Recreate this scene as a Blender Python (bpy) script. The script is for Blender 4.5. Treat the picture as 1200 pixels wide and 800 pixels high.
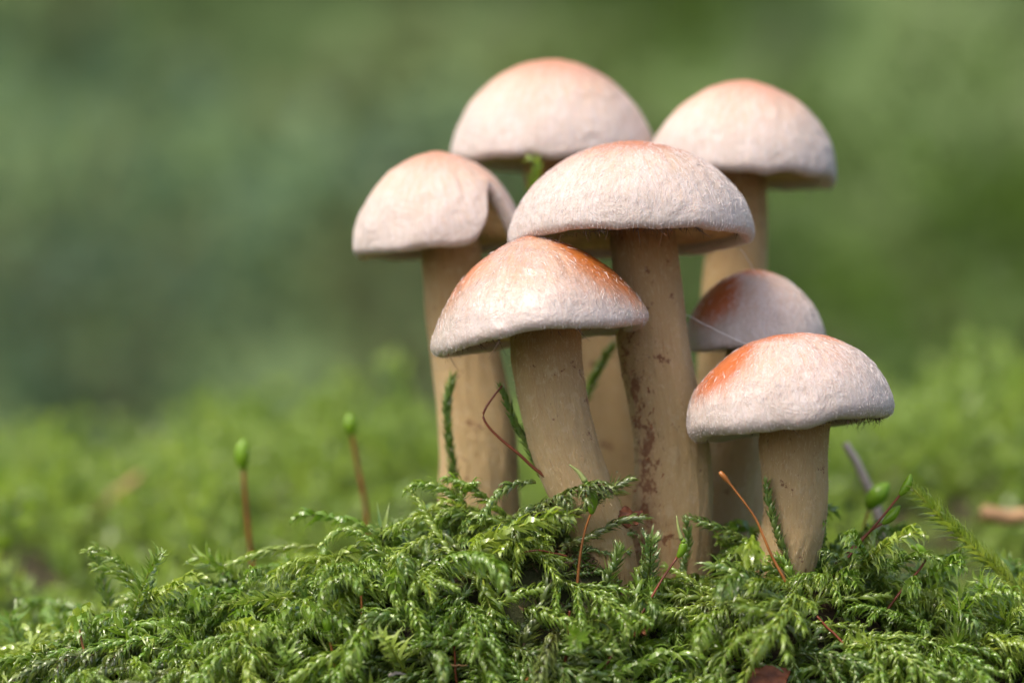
import bpy, math
import numpy as np

# ------------------------------------------------------------------ camera, world, light
CM = 0.01                      # all building code below is written in centimetres
CAM_Y, CAM_Z = -34.7, 3.2
sc = bpy.context.scene
for o in list(bpy.data.objects):
    bpy.data.objects.remove(o, do_unlink=True)
col = sc.collection
cam_d = bpy.data.cameras.new('camera')
cam_d.lens = 100.0
cam_d.sensor_width = 36.0
cam_d.clip_start = 0.01
cam_d.clip_end = 400.0
cam_d.dof.use_dof = True
cam_d.dof.focus_distance = 0.3385
cam_d.dof.aperture_fstop = 10.5
cam = bpy.data.objects.new('camera', cam_d)
cam.location = (0, CAM_Y * CM, CAM_Z * CM)
cam.rotation_euler = (math.radians(90), 0, 0)
col.objects.link(cam)
sc.camera = cam

SUN = np.array((-0.40, -0.36, 0.84)); SUN /= np.linalg.norm(SUN)
world = bpy.data.worlds.new('World')
sc.world = world
world.use_nodes = True
wn, wl = world.node_tree.nodes, world.node_tree.links
wn.clear()
sky = wn.new('ShaderNodeTexSky')
sky.sky_type = 'NISHITA'
sky.sun_disc = False
sky.sun_elevation = math.asin(SUN[2])
sky.sun_rotation = math.atan2(SUN[0], SUN[1])
sky.air_density = 1.0
sky.dust_density = 5.0
sky.ozone_density = 1.0
bg = wn.new('ShaderNodeBackground')
bg.inputs['Strength'].default_value = 0.13
wo = wn.new('ShaderNodeOutputWorld')
wl.new(sky.outputs[0], bg.inputs[0])
wl.new(bg.outputs[0], wo.inputs[0])

sun_d = bpy.data.lights.new('sun', 'SUN')
sun_d.energy = 1.3
sun_d.angle = math.radians(20)
sun_d.color = (1.0, 0.93, 0.82)
sun = bpy.data.objects.new('sun', sun_d)
from mathutils import Vector, Matrix
sun.rotation_euler = Vector(SUN).to_track_quat('Z', 'Y').to_euler()
sun.location = (-0.5, 0, 1.5)
col.objects.link(sun)

sc.view_settings.view_transform = 'Standard'
sc.view_settings.look = 'None'
sc.view_settings.exposure = 1.05
sc.view_settings.gamma = 1.0
sc.render.engine = 'CYCLES'
sc.cycles.use_denoising = True
sc.cycles.max_bounces = 8
sc.cycles.transparent_max_bounces = 4
sc.cycles.sample_clamp_indirect = 6.0

# ------------------------------------------------------------------ small tools
rng = np.random.default_rng(11)
NRM = lambda a: a / np.maximum(np.linalg.norm(a, axis=-1, keepdims=True), 1e-9)


def P(px, py, Y=0.0):
    """photo pixel + depth (cm behind the focus plane) -> point in cm"""
    f = (Y - CAM_Y) / 34.7 / 96.07
    return np.array(((px - 600) * f, Y, CAM_Z + (400 - py) * f))


def _hash(ix, iy, iz, seed):
    n = (ix.astype(np.int64) * 374761393 + iy.astype(np.int64) * 668265263 + iz.astype(np.int64) * 2147483647 + seed * 974634541) & 0x7fffffff
    n = ((n ^ (n >> 13)) * 1274126177) & 0x7fffffff
    n = ((n ^ (n >> 16)) * 60493) & 0x7fffffff
    return (n & 0xffff) / 32767.5 - 1.0


def vnoise(x, y, z=None, seed=0):
    x = np.asarray(x, float); y = np.asarray(y, float)
    z = np.zeros_like(x) if z is None else np.asarray(z, float)
    x, y, z = np.broadcast_arrays(x, y, z)
    ix, iy, iz = np.floor(x).astype(int), np.floor(y).astype(int), np.floor(z).astype(int)
    fx, fy, fz = x - ix, y - iy, z - iz
    fx, fy, fz = (f * f * (3 - 2 * f) for f in (fx, fy, fz))
    r = 0
    for a in (0, 1):
        for b in (0, 1):
            for c in (0, 1):
                w = (fx if a else 1 - fx) * (fy if b else 1 - fy) * (fz if c else 1 - fz)
                r = r + w * _hash(ix + a, iy + b, iz + c, seed)
    return r


def fbm(x, y, z=None, seed=0, oct=3):
    r, a, s = 0, 1.0, 1.0
    for i in range(oct):
        r = r + a * vnoise(np.asarray(x) * s, np.asarray(y) * s, None if z is None else np.asarray(z) * s, seed + i * 7)
        a *= .5; s *= 2.03
    return r


def sstep(a, b, x):
    t = np.clip((np.asarray(x, float) - a) / (b - a), 0, 1)
    return t * t * (3 - 2 * t)


def make_mesh(name, V, T=None, Q=None, mat=None, smooth=True, attrs=None, mats=None):
    """V in cm; T triangles, Q quads (numpy); attrs {name: per-vertex float or 3-vector}"""
    me = bpy.data.meshes.new(name)
    V = np.asarray(V, float) * CM
    T = np.zeros((0, 3), int) if T is None else np.asarray(T, int).reshape(-1, 3)
    Q = np.zeros((0, 4), int) if Q is None else np.asarray(Q, int).reshape(-1, 4)
    me.vertices.add(len(V))
    me.vertices.foreach_set('co', V.astype(np.float32).ravel())
    loops = np.concatenate((T.ravel(), Q.ravel())).astype(np.int32)
    me.loops.add(len(loops))
    me.loops.foreach_set('vertex_index', loops)
    starts = np.concatenate((np.arange(len(T)) * 3, len(T) * 3 + np.arange(len(Q)) * 4)).astype(np.int32)
    me.polygons.add(len(starts))
    me.polygons.foreach_set('loop_start', starts)
    me.polygons.foreach_set('use_smooth', np.full(len(starts), smooth))
    for k, a in (attrs or {}).items():
        a = np.asarray(a, np.float32)
        if a.ndim == 1:
            at = me.attributes.new(k, 'FLOAT', 'POINT'); at.data.foreach_set('value', a)
        else:
            at = me.attributes.new(k, 'FLOAT_VECTOR', 'POINT'); at.data.foreach_set('vector', a.ravel())
    me.update(calc_edges=True)
    me.validate()
    if mat is not None:
        me.materials.append(mat)
    return me


def link(name, me, parent=None, loc=None, **props):
    o = bpy.data.objects.new(name, me)
    col.objects.link(o)
    if loc is not None:
        o.location = [c * CM for c in loc]
    if parent is not None:
        o.parent = parent
    for k, v in props.items():
        if v is not None:
            o[k] = v
    return o


def empty(name, loc, label, category, group=None):
    o = link(name, None, None, loc, label=label, category=category, group=group)
    o.empty_display_size = 0.003
    return o


class Bag:
    """collects pieces of ONE mesh"""
    def __init__(s):
        s.V, s.T, s.A, s.n = [], [], [], 0
    def add(s, V, T, A=None):
        s.V.append(V); s.T.append(np.asarray(T) + s.n); s.n += len(V)
        s.A.append(np.zeros((len(V), 3)) if A is None else A)
    def get(s):
        return np.concatenate(s.V), np.concatenate(s.T), np.concatenate(s.A)


def resample(P_, n):
    """smooth polyline through control points (Catmull-Rom), n points evenly spaced by arc length"""
    P_ = np.asarray(P_, float)
    if len(P_) == 2:
        return P_[0] + (P_[1] - P_[0]) * np.linspace(0, 1, n)[:, None]
    E = np.concatenate((2 * P_[:1] - P_[1:2], P_, 2 * P_[-1:] - P_[-2:-1]))
    out = []
    for i in range(1, len(E) - 2):
        t = np.linspace(0, 1, 24, endpoint=False)[:, None]
        a, b, c, d = E[i - 1], E[i], E[i + 1], E[i + 2]
        out.append(.5 * (2 * b + (c - a) * t + (2 * a - 5 * b + 4 * c - d) * t ** 2 + (3 * b - a - 3 * c + d) * t ** 3))
    out.append(P_[-1:])
    C = np.concatenate(out)
    s = np.concatenate(([0], np.cumsum(np.linalg.norm(np.diff(C[:, :3], axis=0), axis=1))))
    q = np.linspace(0, s[-1], n)
    return np.stack([np.interp(q, s, C[:, k]) for k in range(C.shape[1])], 1)


def tris(Q):
    Q = np.asarray(Q)
    return np.concatenate((Q[:, [0, 1, 2]], Q[:, [0, 2, 3]]))


def tube(S, rad, k=6, up=(0, 0, 1), cap=True):
    """S (n,3) spine, rad scalar/array -> V, T"""
    S = np.asarray(S, float); n = len(S)
    rad = np.broadcast_to(np.asarray(rad, float), (n,))
    T = NRM(np.gradient(S, axis=0))
    u = np.asarray(up, float)
    if abs(T[0] @ u) > .95 * np.linalg.norm(u):
        u = np.array((0, 1., 0.2))
    B = NRM(np.cross(T, u)); N = np.cross(B, T)
    a = np.arange(k) * 2 * math.pi / k
    V = S[:, None] + rad[:, None, None] * (np.cos(a)[None, :, None] * B[:, None] + np.sin(a)[None, :, None] * N[:, None])
    i, j = np.meshgrid(np.arange(n - 1), np.arange(k), indexing='ij')
    Q = np.stack((i * k + j, i * k + (j + 1) % k, (i + 1) * k + (j + 1) % k, (i + 1) * k + j), -1).reshape(-1, 4)
    V = V.reshape(-1, 3); F = tris(Q)
    if cap:
        V = np.concatenate((V, S[:1], S[-1:]))
        jj = np.arange(k)
        F = np.concatenate((F, np.stack((np.full(k, n * k), (jj + 1) % k, jj), 1),
                            np.stack((np.full(k, n * k + 1), (n - 1) * k + jj, (n - 1) * k + (jj + 1) % k), 1)))
    return V, F


# ------------------------------------------------------------------ materials
def new_mat(name):
    m = bpy.data.materials.new(name); m.use_nodes = True
    nt = m.node_tree; nt.nodes.clear()
    out = nt.nodes.new('ShaderNodeOutputMaterial')
    return m, nt, out


class N:
    """tiny node helper"""
    def __init__(s, nt): s.nt = nt
    def n(s, t, **kw):
        nd = s.nt.nodes.new('ShaderNode' + t)
        for k, v in kw.items():
            if k in nd.inputs: s.put(nd.inputs[k], v)
            else: setattr(nd, k, v)
        return nd
    def put(s, sock, v):
        if hasattr(v, 'links') or isinstance(v, bpy.types.NodeSocket): s.nt.links.new(v, sock)
        elif isinstance(v, (tuple, list)) and len(v) == 3 and sock.type == 'RGBA': sock.default_value = (*v, 1)
        else: sock.default_value = v
    def math(s, op, a, b=0.0, clamp=False):
        m = s.n('Math', operation=op, use_clamp=clamp); s.put(m.inputs[0], a); s.put(m.inputs[1], b); return m.outputs[0]
    def mix(s, f, a, b, mode='MIX'):
        m = s.n('MixRGB', blend_type=mode); s.put(m.inputs[0], f); s.put(m.inputs[1], a); s.put(m.inputs[2], b); return m.outputs[0]
    def attr(s, name, out='Fac'):
        return s.n('Attribute', attribute_name=name).outputs[out]
    def noise(s, vec, scale, detail=3.0, rough=.55, dist=0.0):
        m = s.n('TexNoise'); m.inputs['Scale'].default_value = scale; m.inputs['Detail'].default_value = detail
        m.inputs['Roughness'].default_value = rough; m.inputs['Distortion'].default_value = dist
        if vec is not None: s.put(m.inputs['Vector'], vec)
        return m.outputs['Fac']
    def ramp(s, v, lo, hi, a=0.0, b=1.0):
        m = s.n('MapRange', interpolation_type='SMOOTHSTEP'); s.put(m.inputs[0], v)
        for i, x in enumerate((lo, hi, a, b)): m.inputs[i + 1].default_value = x
        return m.outputs[0]
    def bump(s, h, dist, strength=1.0, normal=None):
        b = s.n('Bump'); b.inputs['Strength'].default_value = strength; b.inputs['Distance'].default_value = dist
        s.put(b.inputs['Height'], h)
        if normal is not None: s.put(b.inputs['Normal'], normal)
        return b.outputs[0]


def moss_material(name, fresh, old, stemc, transl=.38, rough=.20, spec=1.0, varyhue=1.0):
    m, nt, out = new_mat(name); k = N(nt)
    sep = k.n('SeparateXYZ'); k.put(sep.inputs[0], k.attr('moss', 'Vector'))
    age, rnd, stem = sep.outputs
    orand = k.n('ObjectInfo').outputs['Random']
    c = k.mix(age, fresh, old)
    c = k.mix(k.math('MULTIPLY', k.math('POWER', rnd, 1.4), .75), c, (.44, .53, .15))
    c = k.mix(k.math('MULTIPLY', orand, .45 * varyhue), c, tuple(x * y for x, y in zip(fresh, (.62, .80, .9))))
    c = k.mix(stem, c, stemc)
    p = k.n('BsdfPrincipled'); k.put(p.inputs['Base Color'], c)
    rn = k.noise(k.n('NewGeometry').outputs['Position'], 900, 2)
    k.put(p.inputs['Roughness'], k.ramp(rn, .35, .65, rough - .1, rough + .18))
    p.inputs['Specular IOR Level'].default_value = spec
    t = k.n('BsdfTranslucent'); k.put(t.inputs[0], k.mix(1.0, c, (1.5, 1.45, .75), 'MULTIPLY'))
    mx = k.n('MixShader'); mx.inputs[0].default_value = transl
    nt.links.new(p.outputs[0], mx.inputs[1]); nt.links.new(t.outputs[0], mx.inputs[2]); nt.links.new(mx.outputs[0], out.inputs[0])
    return m


M = {}
M['moss'] = moss_material('moss_green', (.175, .300, .026), (.090, .115, .022), (.22, .28, .045), transl=.34)
M['moss_deep'] = moss_material('moss_deep_green', (.110, .205, .034), (.085, .095, .022), (.14, .17, .03), transl=.32, rough=.24)
M['moss_pale'] = moss_material('moss_yellow_green', (.265, .37, .045), (.15, .18, .03), (.36, .42, .06), transl=.36)
M['moss_olive'] = moss_material('moss_olive', (.095, .135, .030), (.085, .070, .024), (.11, .08, .025), transl=.34, rough=.28)
M['moss_far'] = moss_material('moss_far', (.22, .33, .042), (.14, .19, .026), (.16, .17, .04), transl=.55, rough=.34)


def simple(name, c, rough=.6, spec=.4, sss=0.0, var=.25, scale=300, bumpd=0.0, transl=0.0):
    m, nt, out = new_mat(name); k = N(nt)
    pos = k.n('TexCoord').outputs['Object']
    nz = k.noise(pos, scale, 4)
    cc = k.mix(k.ramp(nz, .3, .7), tuple(x * (1 - var) for x in c), tuple(min(1, x * (1 + var)) for x in c))
    p = k.n('BsdfPrincipled'); k.put(p.inputs['Base Color'], cc)
    p.inputs['Roughness'].default_value = rough; p.inputs['Specular IOR Level'].default_value = spec
    if sss:
        p.inputs['Subsurface Weight'].default_value = sss; p.inputs['Subsurface Scale'].default_value = .0008
        p.inputs['Subsurface Radius'].default_value = (1, .8, .4)
    if bumpd: k.put(p.inputs['Normal'], k.bump(nz, bumpd))
    if transl:
        t = k.n('BsdfTranslucent'); k.put(t.inputs[0], cc)
        mx = k.n('MixShader'); mx.inputs[0].default_value = transl
        nt.links.new(p.outputs[0], mx.inputs[1]); nt.links.new(t.outputs[0], mx.inputs[2]); nt.links.new(mx.outputs[0], out.inputs[0])
    else:
        nt.links.new(p.outputs[0], out.inputs[0])
    return m


M['seta'] = simple('red_stalk', (.17, .038, .012), .35, .5, var=.35, scale=250)
M['seta_orange'] = simple('orange_stalk', (.30, .11, .025), .35, .5, var=.35, scale=250)
M['capsule'] = simple('green_capsule', (.20, .36, .02), .25, .5, sss=.3, var=.15, transl=.3)
M['beak'] = simple('pale_beak', (.36, .42, .14), .35, .5, var=.15, transl=.3)
M['bark'] = simple('red_brown_flake', (.20, .065, .028), .6, .4, var=.45, scale=500, bumpd=.0003)
M['litter'] = simple('dark_litter', (.075, .045, .020), .7, .3, var=.5, scale=400)
M['straw'] = simple('dry_straw', (.36, .21, .10), .5, .4, var=.3, scale=300)
M['twig'] = simple('grey_twig', (.36, .31, .27), .7, .3, var=.3, scale=300, bumpd=.0003)
M['fibril'] = simple('white_fibrils', (.70, .64, .62), .5, .4, var=.08, transl=.25)
M['stemfibril'] = simple('tan_fibrils', (.72, .58, .38), .5, .4, var=.25, transl=.25)
M['darkhair'] = simple('brown_fringe', (.085, .045, .025), .5, .4, var=.4)
M['scale'] = simple('brown_scales', (.22, .075, .03), .6, .3, var=.45, scale=500)
M['silk'] = simple('spider_silk', (.85, .82, .80), .3, .6, var=.05, transl=.2)


def cap_material(name, cream, pigc, gloss):
    m, nt, out = new_mat(name); k = N(nt)
    s = k.attr('s'); pig = k.attr('pig'); frost = k.attr('frost')
    pos = k.n('TexCoord').outputs['Object']
    mv = k.n('VectorMath', operation='MULTIPLY'); k.put(mv.inputs[0], k.attr('fib', 'Vector')); mv.inputs[1].default_value = (1, 1, 1)
    fine = k.noise(mv.outputs[0], 34, 5, .65, .6)
    coarse = k.noise(mv.outputs[0], 9, 3, .6, .3)
    blot = k.noise(pos, 190, 4, .6, .4)
    # pigment, broken up along the fibrils
    pm = k.math('ADD', pig, k.math('MULTIPLY', k.math('SUBTRACT', coarse, .5), .55))
    pm = k.math('ADD', pm, k.math('MULTIPLY', k.math('SUBTRACT', blot, .5), .35))
    pm = k.ramp(pm, .12, .88)
    c = k.mix(k.ramp(s, .45, .98), cream, (.475, .40, .355))
    c = k.mix(k.ramp(blot, .52, .75, 0, .38), c, (.54, .37, .23))
    c = k.mix(pm, c, pigc)
    # white felt of fibrils
    fm = k.math('MULTIPLY', k.ramp(k.math('ADD', k.math('MULTIPLY', fine, .65), k.math('MULTIPLY', blot, .35)), .40, .62), frost, clamp=True)
    c = k.mix(k.math('MULTIPLY', fm, .60), c, (.58, .515, .505))
    p = k.n('BsdfPrincipled'); k.put(p.inputs['Base Color'], c)
    rr = k.ramp(k.noise(pos, 330, 4, .6), .42, .62, .62 - .34 * gloss, .80 - .25 * gloss)
    k.put(p.inputs['Roughness'], rr)
    p.inputs['Specular IOR Level'].default_value = .35 + .25 * gloss
    p.inputs['Subsurface Weight'].default_value = .35
    p.inputs['Subsurface Scale'].default_value = .0016
    p.inputs['Subsurface Radius'].default_value = (1.0, .55, .35)
    k.put(p.inputs['Coat Weight'], k.math('MULTIPLY', k.ramp(k.noise(pos, 170, 4, .6), .46, .53), k.math('MULTIPLY', k.attr('wet'), gloss * .95), clamp=True))
    p.inputs['Coat Roughness'].default_value = .15
    h = k.math('ADD', k.math('MULTIPLY', fine, .5), k.math('MULTIPLY', k.noise(pos, 900, 3, .6), .5))
    nb = k.bump(h, .00035, .6)
    nb = k.bump(k.noise(pos, 240, 4, .65, .8), .0009, .5, nb)
    k.put(p.inputs['Normal'], nb)
    cn = k.bump(k.noise(pos, 420, 4, .6, .8), .0010, .6)
    k.put(p.inputs['Coat Normal'], cn)
    nt.links.new(p.outputs[0], out.inputs[0])
    return m


def stem_material():
    m, nt, out = new_mat('stem_flesh'); k = N(nt)
    v = k.attr('v'); scar = k.attr('scar')
    fib = k.attr('fib', 'Vector')
    fine = k.noise(fib, 34, 5, .72, .4)
    med = k.noise(fib, 8, 4, .6, .5)
    pos = k.n('TexCoord').outputs['Object']
    fl = k.noise(fib, 15, 4, .7, .5); f2 = k.noise(pos, 520, 4, .7)
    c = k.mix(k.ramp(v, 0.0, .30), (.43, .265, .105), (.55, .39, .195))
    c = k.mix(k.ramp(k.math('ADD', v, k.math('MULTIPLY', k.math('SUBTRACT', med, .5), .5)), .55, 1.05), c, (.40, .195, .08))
    c = k.mix(k.ramp(med, .50, .72, 0, .35), c, (.42, .235, .095))
    c = k.mix(k.ramp(fine, .52, .68, 0, .7), c, (.62, .49, .31))
    c = k.mix(k.math('MAXIMUM', k.ramp(fl, .63, .70, 0, .6), k.ramp(k.math('ADD', f2, k.math('MULTIPLY', scar, .15)), .63, .69, 0, .85)), c, (.19, .070, .030))
    c = k.mix(k.math('MULTIPLY', scar, .25), c, (.38, .17, .08))
    c = k.mix(k.ramp(k.noise(pos, 760, 3, .6), .56, .66, 0, .3), c, (.66, .53, .33))
    p = k.n('BsdfPrincipled'); k.put(p.inputs['Base Color'], c)
    p.inputs['Roughness'].default_value = .58; p.inputs['Specular IOR Level'].default_value = .3
    p.inputs['Subsurface Weight'].default_value = .3; p.inputs['Subsurface Scale'].default_value = .0014
    p.inputs['Subsurface Radius'].default_value = (1.0, .6, .3)
    h = k.math('ADD', k.math('MULTIPLY', fine, .6), k.math('MULTIPLY', k.noise(pos, 800, 3), .4))
    k.put(p.inputs['Normal'], k.bump(h, .0010, .8))
    nt.links.new(p.outputs[0], out.inputs[0])
    return m


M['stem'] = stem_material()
M['gill'] = simple('gill_cream', (.50, .35, .17), .6, .3, sss=.25, var=.2, scale=300)
M['veil'] = simple('veil_cream', (.60, .47, .30), .6, .3, sss=.25, var=.2, scale=300, transl=.3)


def ground_material():
    m, nt, out = new_mat('forest_soil'); k = N(nt)
    pos = k.n('NewGeometry').outputs['Position']
    sep = k.n('SeparateXYZ'); k.put(sep.inputs[0], pos)
    near = k.noise(pos, 260, 5, .65)
    soil = k.mix(k.ramp(near, .35, .7), (.016, .010, .006), (.060, .036, .018))
    soil = k.mix(k.ramp(k.noise(pos, 60, 3), .45, .65, 0, .7), soil, (.035, .050, .014))
    f1 = k.noise(pos, 2.2, 4, .6, .6); f2 = k.noise(pos, 14, 4, .6)
    far = k.mix(k.ramp(f1, .35, .65), (.075, .125, .035), (.115, .165, .060))
    far = k.mix(k.ramp(f2, .5, .8, 0, .5), far, (.07, .11, .07))
    c = k.mix(k.ramp(sep.outputs[1], .05, .30), soil, far)
    p = k.n('BsdfPrincipled'); k.put(p.inputs['Base Color'], c)
    p.inputs['Roughness'].default_value = .8; p.inputs['Specular IOR Level'].default_value = .25
    k.put(p.inputs['Normal'], k.bump(near, .0012, .8))
    nt.links.new(p.outputs[0], out.inputs[0])
    return m


M['ground'] = ground_material()

# ------------------------------------------------------------------ the ground sheet (one height field, cm)
CX = np.array([-30, -12, -8, -6.25, -4.9, -4.2, -3.1, -2.1, -1.35, -.42, .2, .7, 1.1, 1.5, 2.1, 2.8, 3.4, 4.0, 4.6, 5.2, 6.25, 8, 12, 30])
CZ = np.array([-.9, -.9, -1.0, -1.15, -.60, -.65, -.45, -.08, .22, .50, .65, .58, .30, .08, .02, .05, .20, .10, -.22, -.42, -.5, -.5, -.5, -.5])


def H(x, y):
    x = np.asarray(x, float); y = np.asarray(y, float)
    foot = .50 * np.exp(-((x - 3.2) / .55) ** 2 - ((y + .85) / .40) ** 2) + .40 * np.exp(-((x - .95) / .40) ** 2 - ((y + .80) / .35) ** 2)
    crest = np.interp(x, CX, CZ) + .10 * fbm(x * 1.1, y * 1.1, seed=3)
    front = sstep(.35, 1.75, -y)                      # steep bank towards the camera
    z = crest * (1 - front) - 1.85 * front - .9 * np.clip(-y - 1.5, 0, 4.5) + .16 * fbm(x * 1.4, y * 1.4, seed=5) * front + foot
    back = sstep(.6, 2.6, y)
    lift = 1.15 * sstep(3.5, 9.5, x) * sstep(6, 18, y) * (1 - .6 * sstep(22, 40, y))
    bed = -1.2 + 1.75 * sstep(4, 17, y) - 1.9 * sstep(19, 48, y) + lift + .45 * np.exp(-((x + 3.0) / 2.4) ** 2) * sstep(8, 16, y) - .45 * sstep(-4.5, -8, x) * sstep(6, 15, y) + .45 * fbm(x * .25, y * .25, seed=9) * sstep(2, 9, y)
    z = z * (1 - back) + bed * back
    z = z - 8 * sstep(46, 110, y) + 6.0 * fbm(x * .02, y * .02, seed=21) * sstep(90, 220, y)
    z = z + .62 * np.maximum(y - 300, 0) * sstep(300, 900, y)
    return z


def build_ground():
    def axis(fine0, fine1, step, lo, hi, g=1.13):
        a = list(np.arange(fine0, fine1 + 1e-6, step))
        s = step; v = fine1
        while v < hi: s *= g; v += s; a.append(min(v, hi))
        s = step; v = fine0; b = []
        while v > lo: s *= g; v -= s; b.append(max(v, lo))
        return np.array(b[::-1] + a)
    xs = axis(-9, 9, .12, -6000, 6000)
    ys = axis(-5, 6, .12, -3000, 6000)
    X, Y = np.meshgrid(xs, ys, indexing='ij')
    Z = H(X, Y)
    V = np.stack((X, Y, Z), -1).reshape(-1, 3)
    nx, ny = len(xs), len(ys)
    i, j = np.meshgrid(np.arange(nx - 1), np.arange(ny - 1), indexing='ij')
    Q = np.stack((i * ny + j, (i + 1) * ny + j, (i + 1) * ny + j + 1, i * ny + j + 1), -1).reshape(-1, 4)
    link('ground', make_mesh('ground', V, Q=Q, mat=M['ground']), kind='structure')


build_ground()


def surf(x, y):
    e = .08
    z = H(x, y)
    n = np.stack(((H(x - e, y) - H(x + e, y)) / (2 * e), (H(x, y - e) - H(x, y + e)) / (2 * e), np.ones_like(z)), -1)
    return np.stack((x, y, z), -1), NRM(n)

def on_bank(q, off):
    """depth at which the sight line through a pixel meets the bank raised by off; keeps the given depth above the crest"""
    px, py, Y = q
    if Y > .6: return P(px, py, Y)
    ys = np.linspace(-2.0, .3, 116)
    f = (ys - CAM_Y) / 34.7 / 96.07
    hit = H((px - 600) * f, ys) + off > CAM_Z + (400 - py) * f
    return P(px, py, min(Y, float(ys[np.argmax(hit)])) if hit.any() else Y)


def on_bank_path(pts, off, foot=.05):
    n = len(pts)
    return np.array([on_bank(q, foot + (off - foot) * min(1, i / 1.5)) for i, q in enumerate(pts)])


# ------------------------------------------------------------------ mushrooms
NPHI = 192


def build_cap(R, Hh, e, rr, seed, bite=None, pig=None, frost=1.0, wavy=.03):
    phi = np.arange(NPHI) * 2 * math.pi / NPHI
    b = np.zeros(NPHI)
    if bite is not None:
        d = (phi - bite[0] + math.pi) % (2 * math.pi) - math.pi
        b = np.exp(-(np.abs(d) / bite[1]) ** 2.2) * (1 + .15 * vnoise(phi * 9, phi * 0, seed=seed))
    tend = (math.pi / 2) * (1 - (bite[2] if bite is not None else 0) * b)
    nt = 56
    u = np.linspace(0, 1, nt) ** .9
    th = np.maximum(u[:, None] * tend[None], 1e-4)
    r = R * np.sin(th) ** (2 / e); z = Hh * np.maximum(np.cos(th), 0) ** (2 / e)
    re, ze = r[-1], z[-1]
    a = np.radians(np.linspace(-12, -165, 12))[:, None]
    r2 = re - rr + rr * np.cos(a); z2 = ze + rr * np.sin(a)
    a3 = np.linspace(.15, 1, 5)[:, None]
    r3 = r2[-1] - rr * .15 * a3; z3 = z2[-1] + rr * 1.5 * a3
    r = np.concatenate((r, r2, r3)); z = np.concatenate((z, z2, z3))
    s = np.concatenate((th / (math.pi / 2), np.ones_like(r2) * 1.0, np.ones_like(r3) * 1.05))
    ph = np.broadcast_to(phi, r.shape)
    x, y = r * np.cos(ph), r * np.sin(ph)
    # lumps, rim waviness, small pits
    lump = fbm(x / R * 1.6, y / R * 1.6, z / R * 1.6, seed=seed, oct=2)
    k = 1 + .030 * lump * np.minimum(s, 1)
    x, y = x * k, y * k
    z = z + .02 * R * lump
    rimw = vnoise(np.cos(phi) * 2.2, np.sin(phi) * 2.2, seed=seed + 3) + .5 * vnoise(np.cos(phi) * 5, np.sin(phi) * 5, seed=seed + 4)
    z = z + wavy * R * rimw[None] * np.minimum(s, 1) ** 3
    fine = fbm(x * 9, y * 9, z * 9, seed=seed + 5, oct=3)
    fib = vnoise(np.cos(ph) * 26, np.sin(ph) * 26, s * 7, seed=seed + 6)
    k = 1 + (.0045 * fine + .004 * fib * np.minimum(s * 2, 1)) / R
    x, y = x * k, y * k
    z = z + .006 * fine
    rows = len(r)
    V = np.stack((x, y, z), -1).reshape(-1, 3)
    i, j = np.meshgrid(np.arange(1, rows - 1), np.arange(NPHI), indexing='ij')
    Q = np.stack((i * NPHI + j, (i + 1) * NPHI + j, (i + 1) * NPHI + (j + 1) % NPHI, i * NPHI + (j + 1) % NPHI), -1).reshape(-1, 4)
    apex = len(V)
    V = np.concatenate((V, V[:NPHI].mean(0, keepdims=True)))
    jj = np.arange(NPHI)
    T = np.stack((np.full(NPHI, apex), NPHI + jj, NPHI + (jj + 1) % NPHI), 1)
    sf = np.append(s.ravel(), 0.0)
    phf = np.append(ph.ravel(), 0.0)
    pg = np.zeros(len(V))
    for (p0, pw, s0, sw, amp) in (pig or ()):
        d = np.abs((phf - p0 + math.pi) % (2 * math.pi) - math.pi) / pw
        if pw > 3: d = d * 0
        pg = np.maximum(pg, amp * np.exp(-d ** 2 - ((sf - s0) / sw) ** 2))
    fv = np.stack((np.cos(phf) * .9, np.sin(phf) * .9, sf * .28), -1)
    fr = np.full(len(V), frost) * (1 - .9 * np.clip(pg, 0, 1))
    attrs = {'s': sf, 'pig': pg, 'frost': fr, 'fib': fv, 'wet': np.clip(1.2 - np.abs(sf - .45) * 1.6, 0, 1)}
    rim = (r2[-1], z2[-1] + rr * .2, phi)
    return V, T, Q, attrs, rim


def build_gills(re, ze, phi, Hh, rs):
    """radial plates from the rim to the stem"""
    n = len(phi)
    t = np.linspace(0, 1, 9)[:, None]
    r = (re - .01) * (1 - t) + rs * t
    z = ze + (.55 * Hh * .6) * np.sin(t * math.pi * .5) * .62
    saw = np.where(np.arange(n) % 2 == 0, 0.0, -.085)[None] * np.sin(np.clip(t * 1.6, 0, 1) * math.pi / 2)
    z = z + saw
    ph = np.broadcast_to(phi, z.shape)
    V = np.stack((r * np.cos(ph), r * np.sin(ph), z), -1).reshape(-1, 3)
    i, j = np.meshgrid(np.arange(8), np.arange(n), indexing='ij')
    Q = np.stack((i * n + j, (i + 1) * n + j, (i + 1) * n + (j + 1) % n, i * n + (j + 1) % n), -1).reshape(-1, 4)
    return V, Q


def hairs(base, d, length, width, bend=None, seg=3):
    """thin tapering ribbons; base (n,3), d unit (n,3)"""
    n = len(base)
    side = NRM(np.cross(d, rng.normal(size=(n, 3))))
    bend = np.cross(d, side) * rng.uniform(-.6, .6, (n, 1)) if bend is None else bend
    t = np.linspace(0, 1, seg + 1)
    L = np.broadcast_to(np.asarray(length), (n,))[:, None, None]
    c = base[:, None] + L * (t[None, :, None] * d[:, None] + (t ** 2)[None, :, None] * bend[:, None])
    w = np.broadcast_to(np.asarray(width), (n,))[:, None, None] * (1 - .85 * t)[None, :, None] * .5
    V = np.stack((c + side[:, None] * w, c - side[:, None] * w), 2).reshape(n, -1, 3)
    m = (seg + 1) * 2
    q = np.array([(2 * i, 2 * i + 1, 2 * i + 3, 2 * i + 2) for i in range(seg)])
    Q = (np.arange(n)[:, None, None] * m + q[None]).reshape(-1, 4)
    return V.reshape(-1, 3), Q


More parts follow.
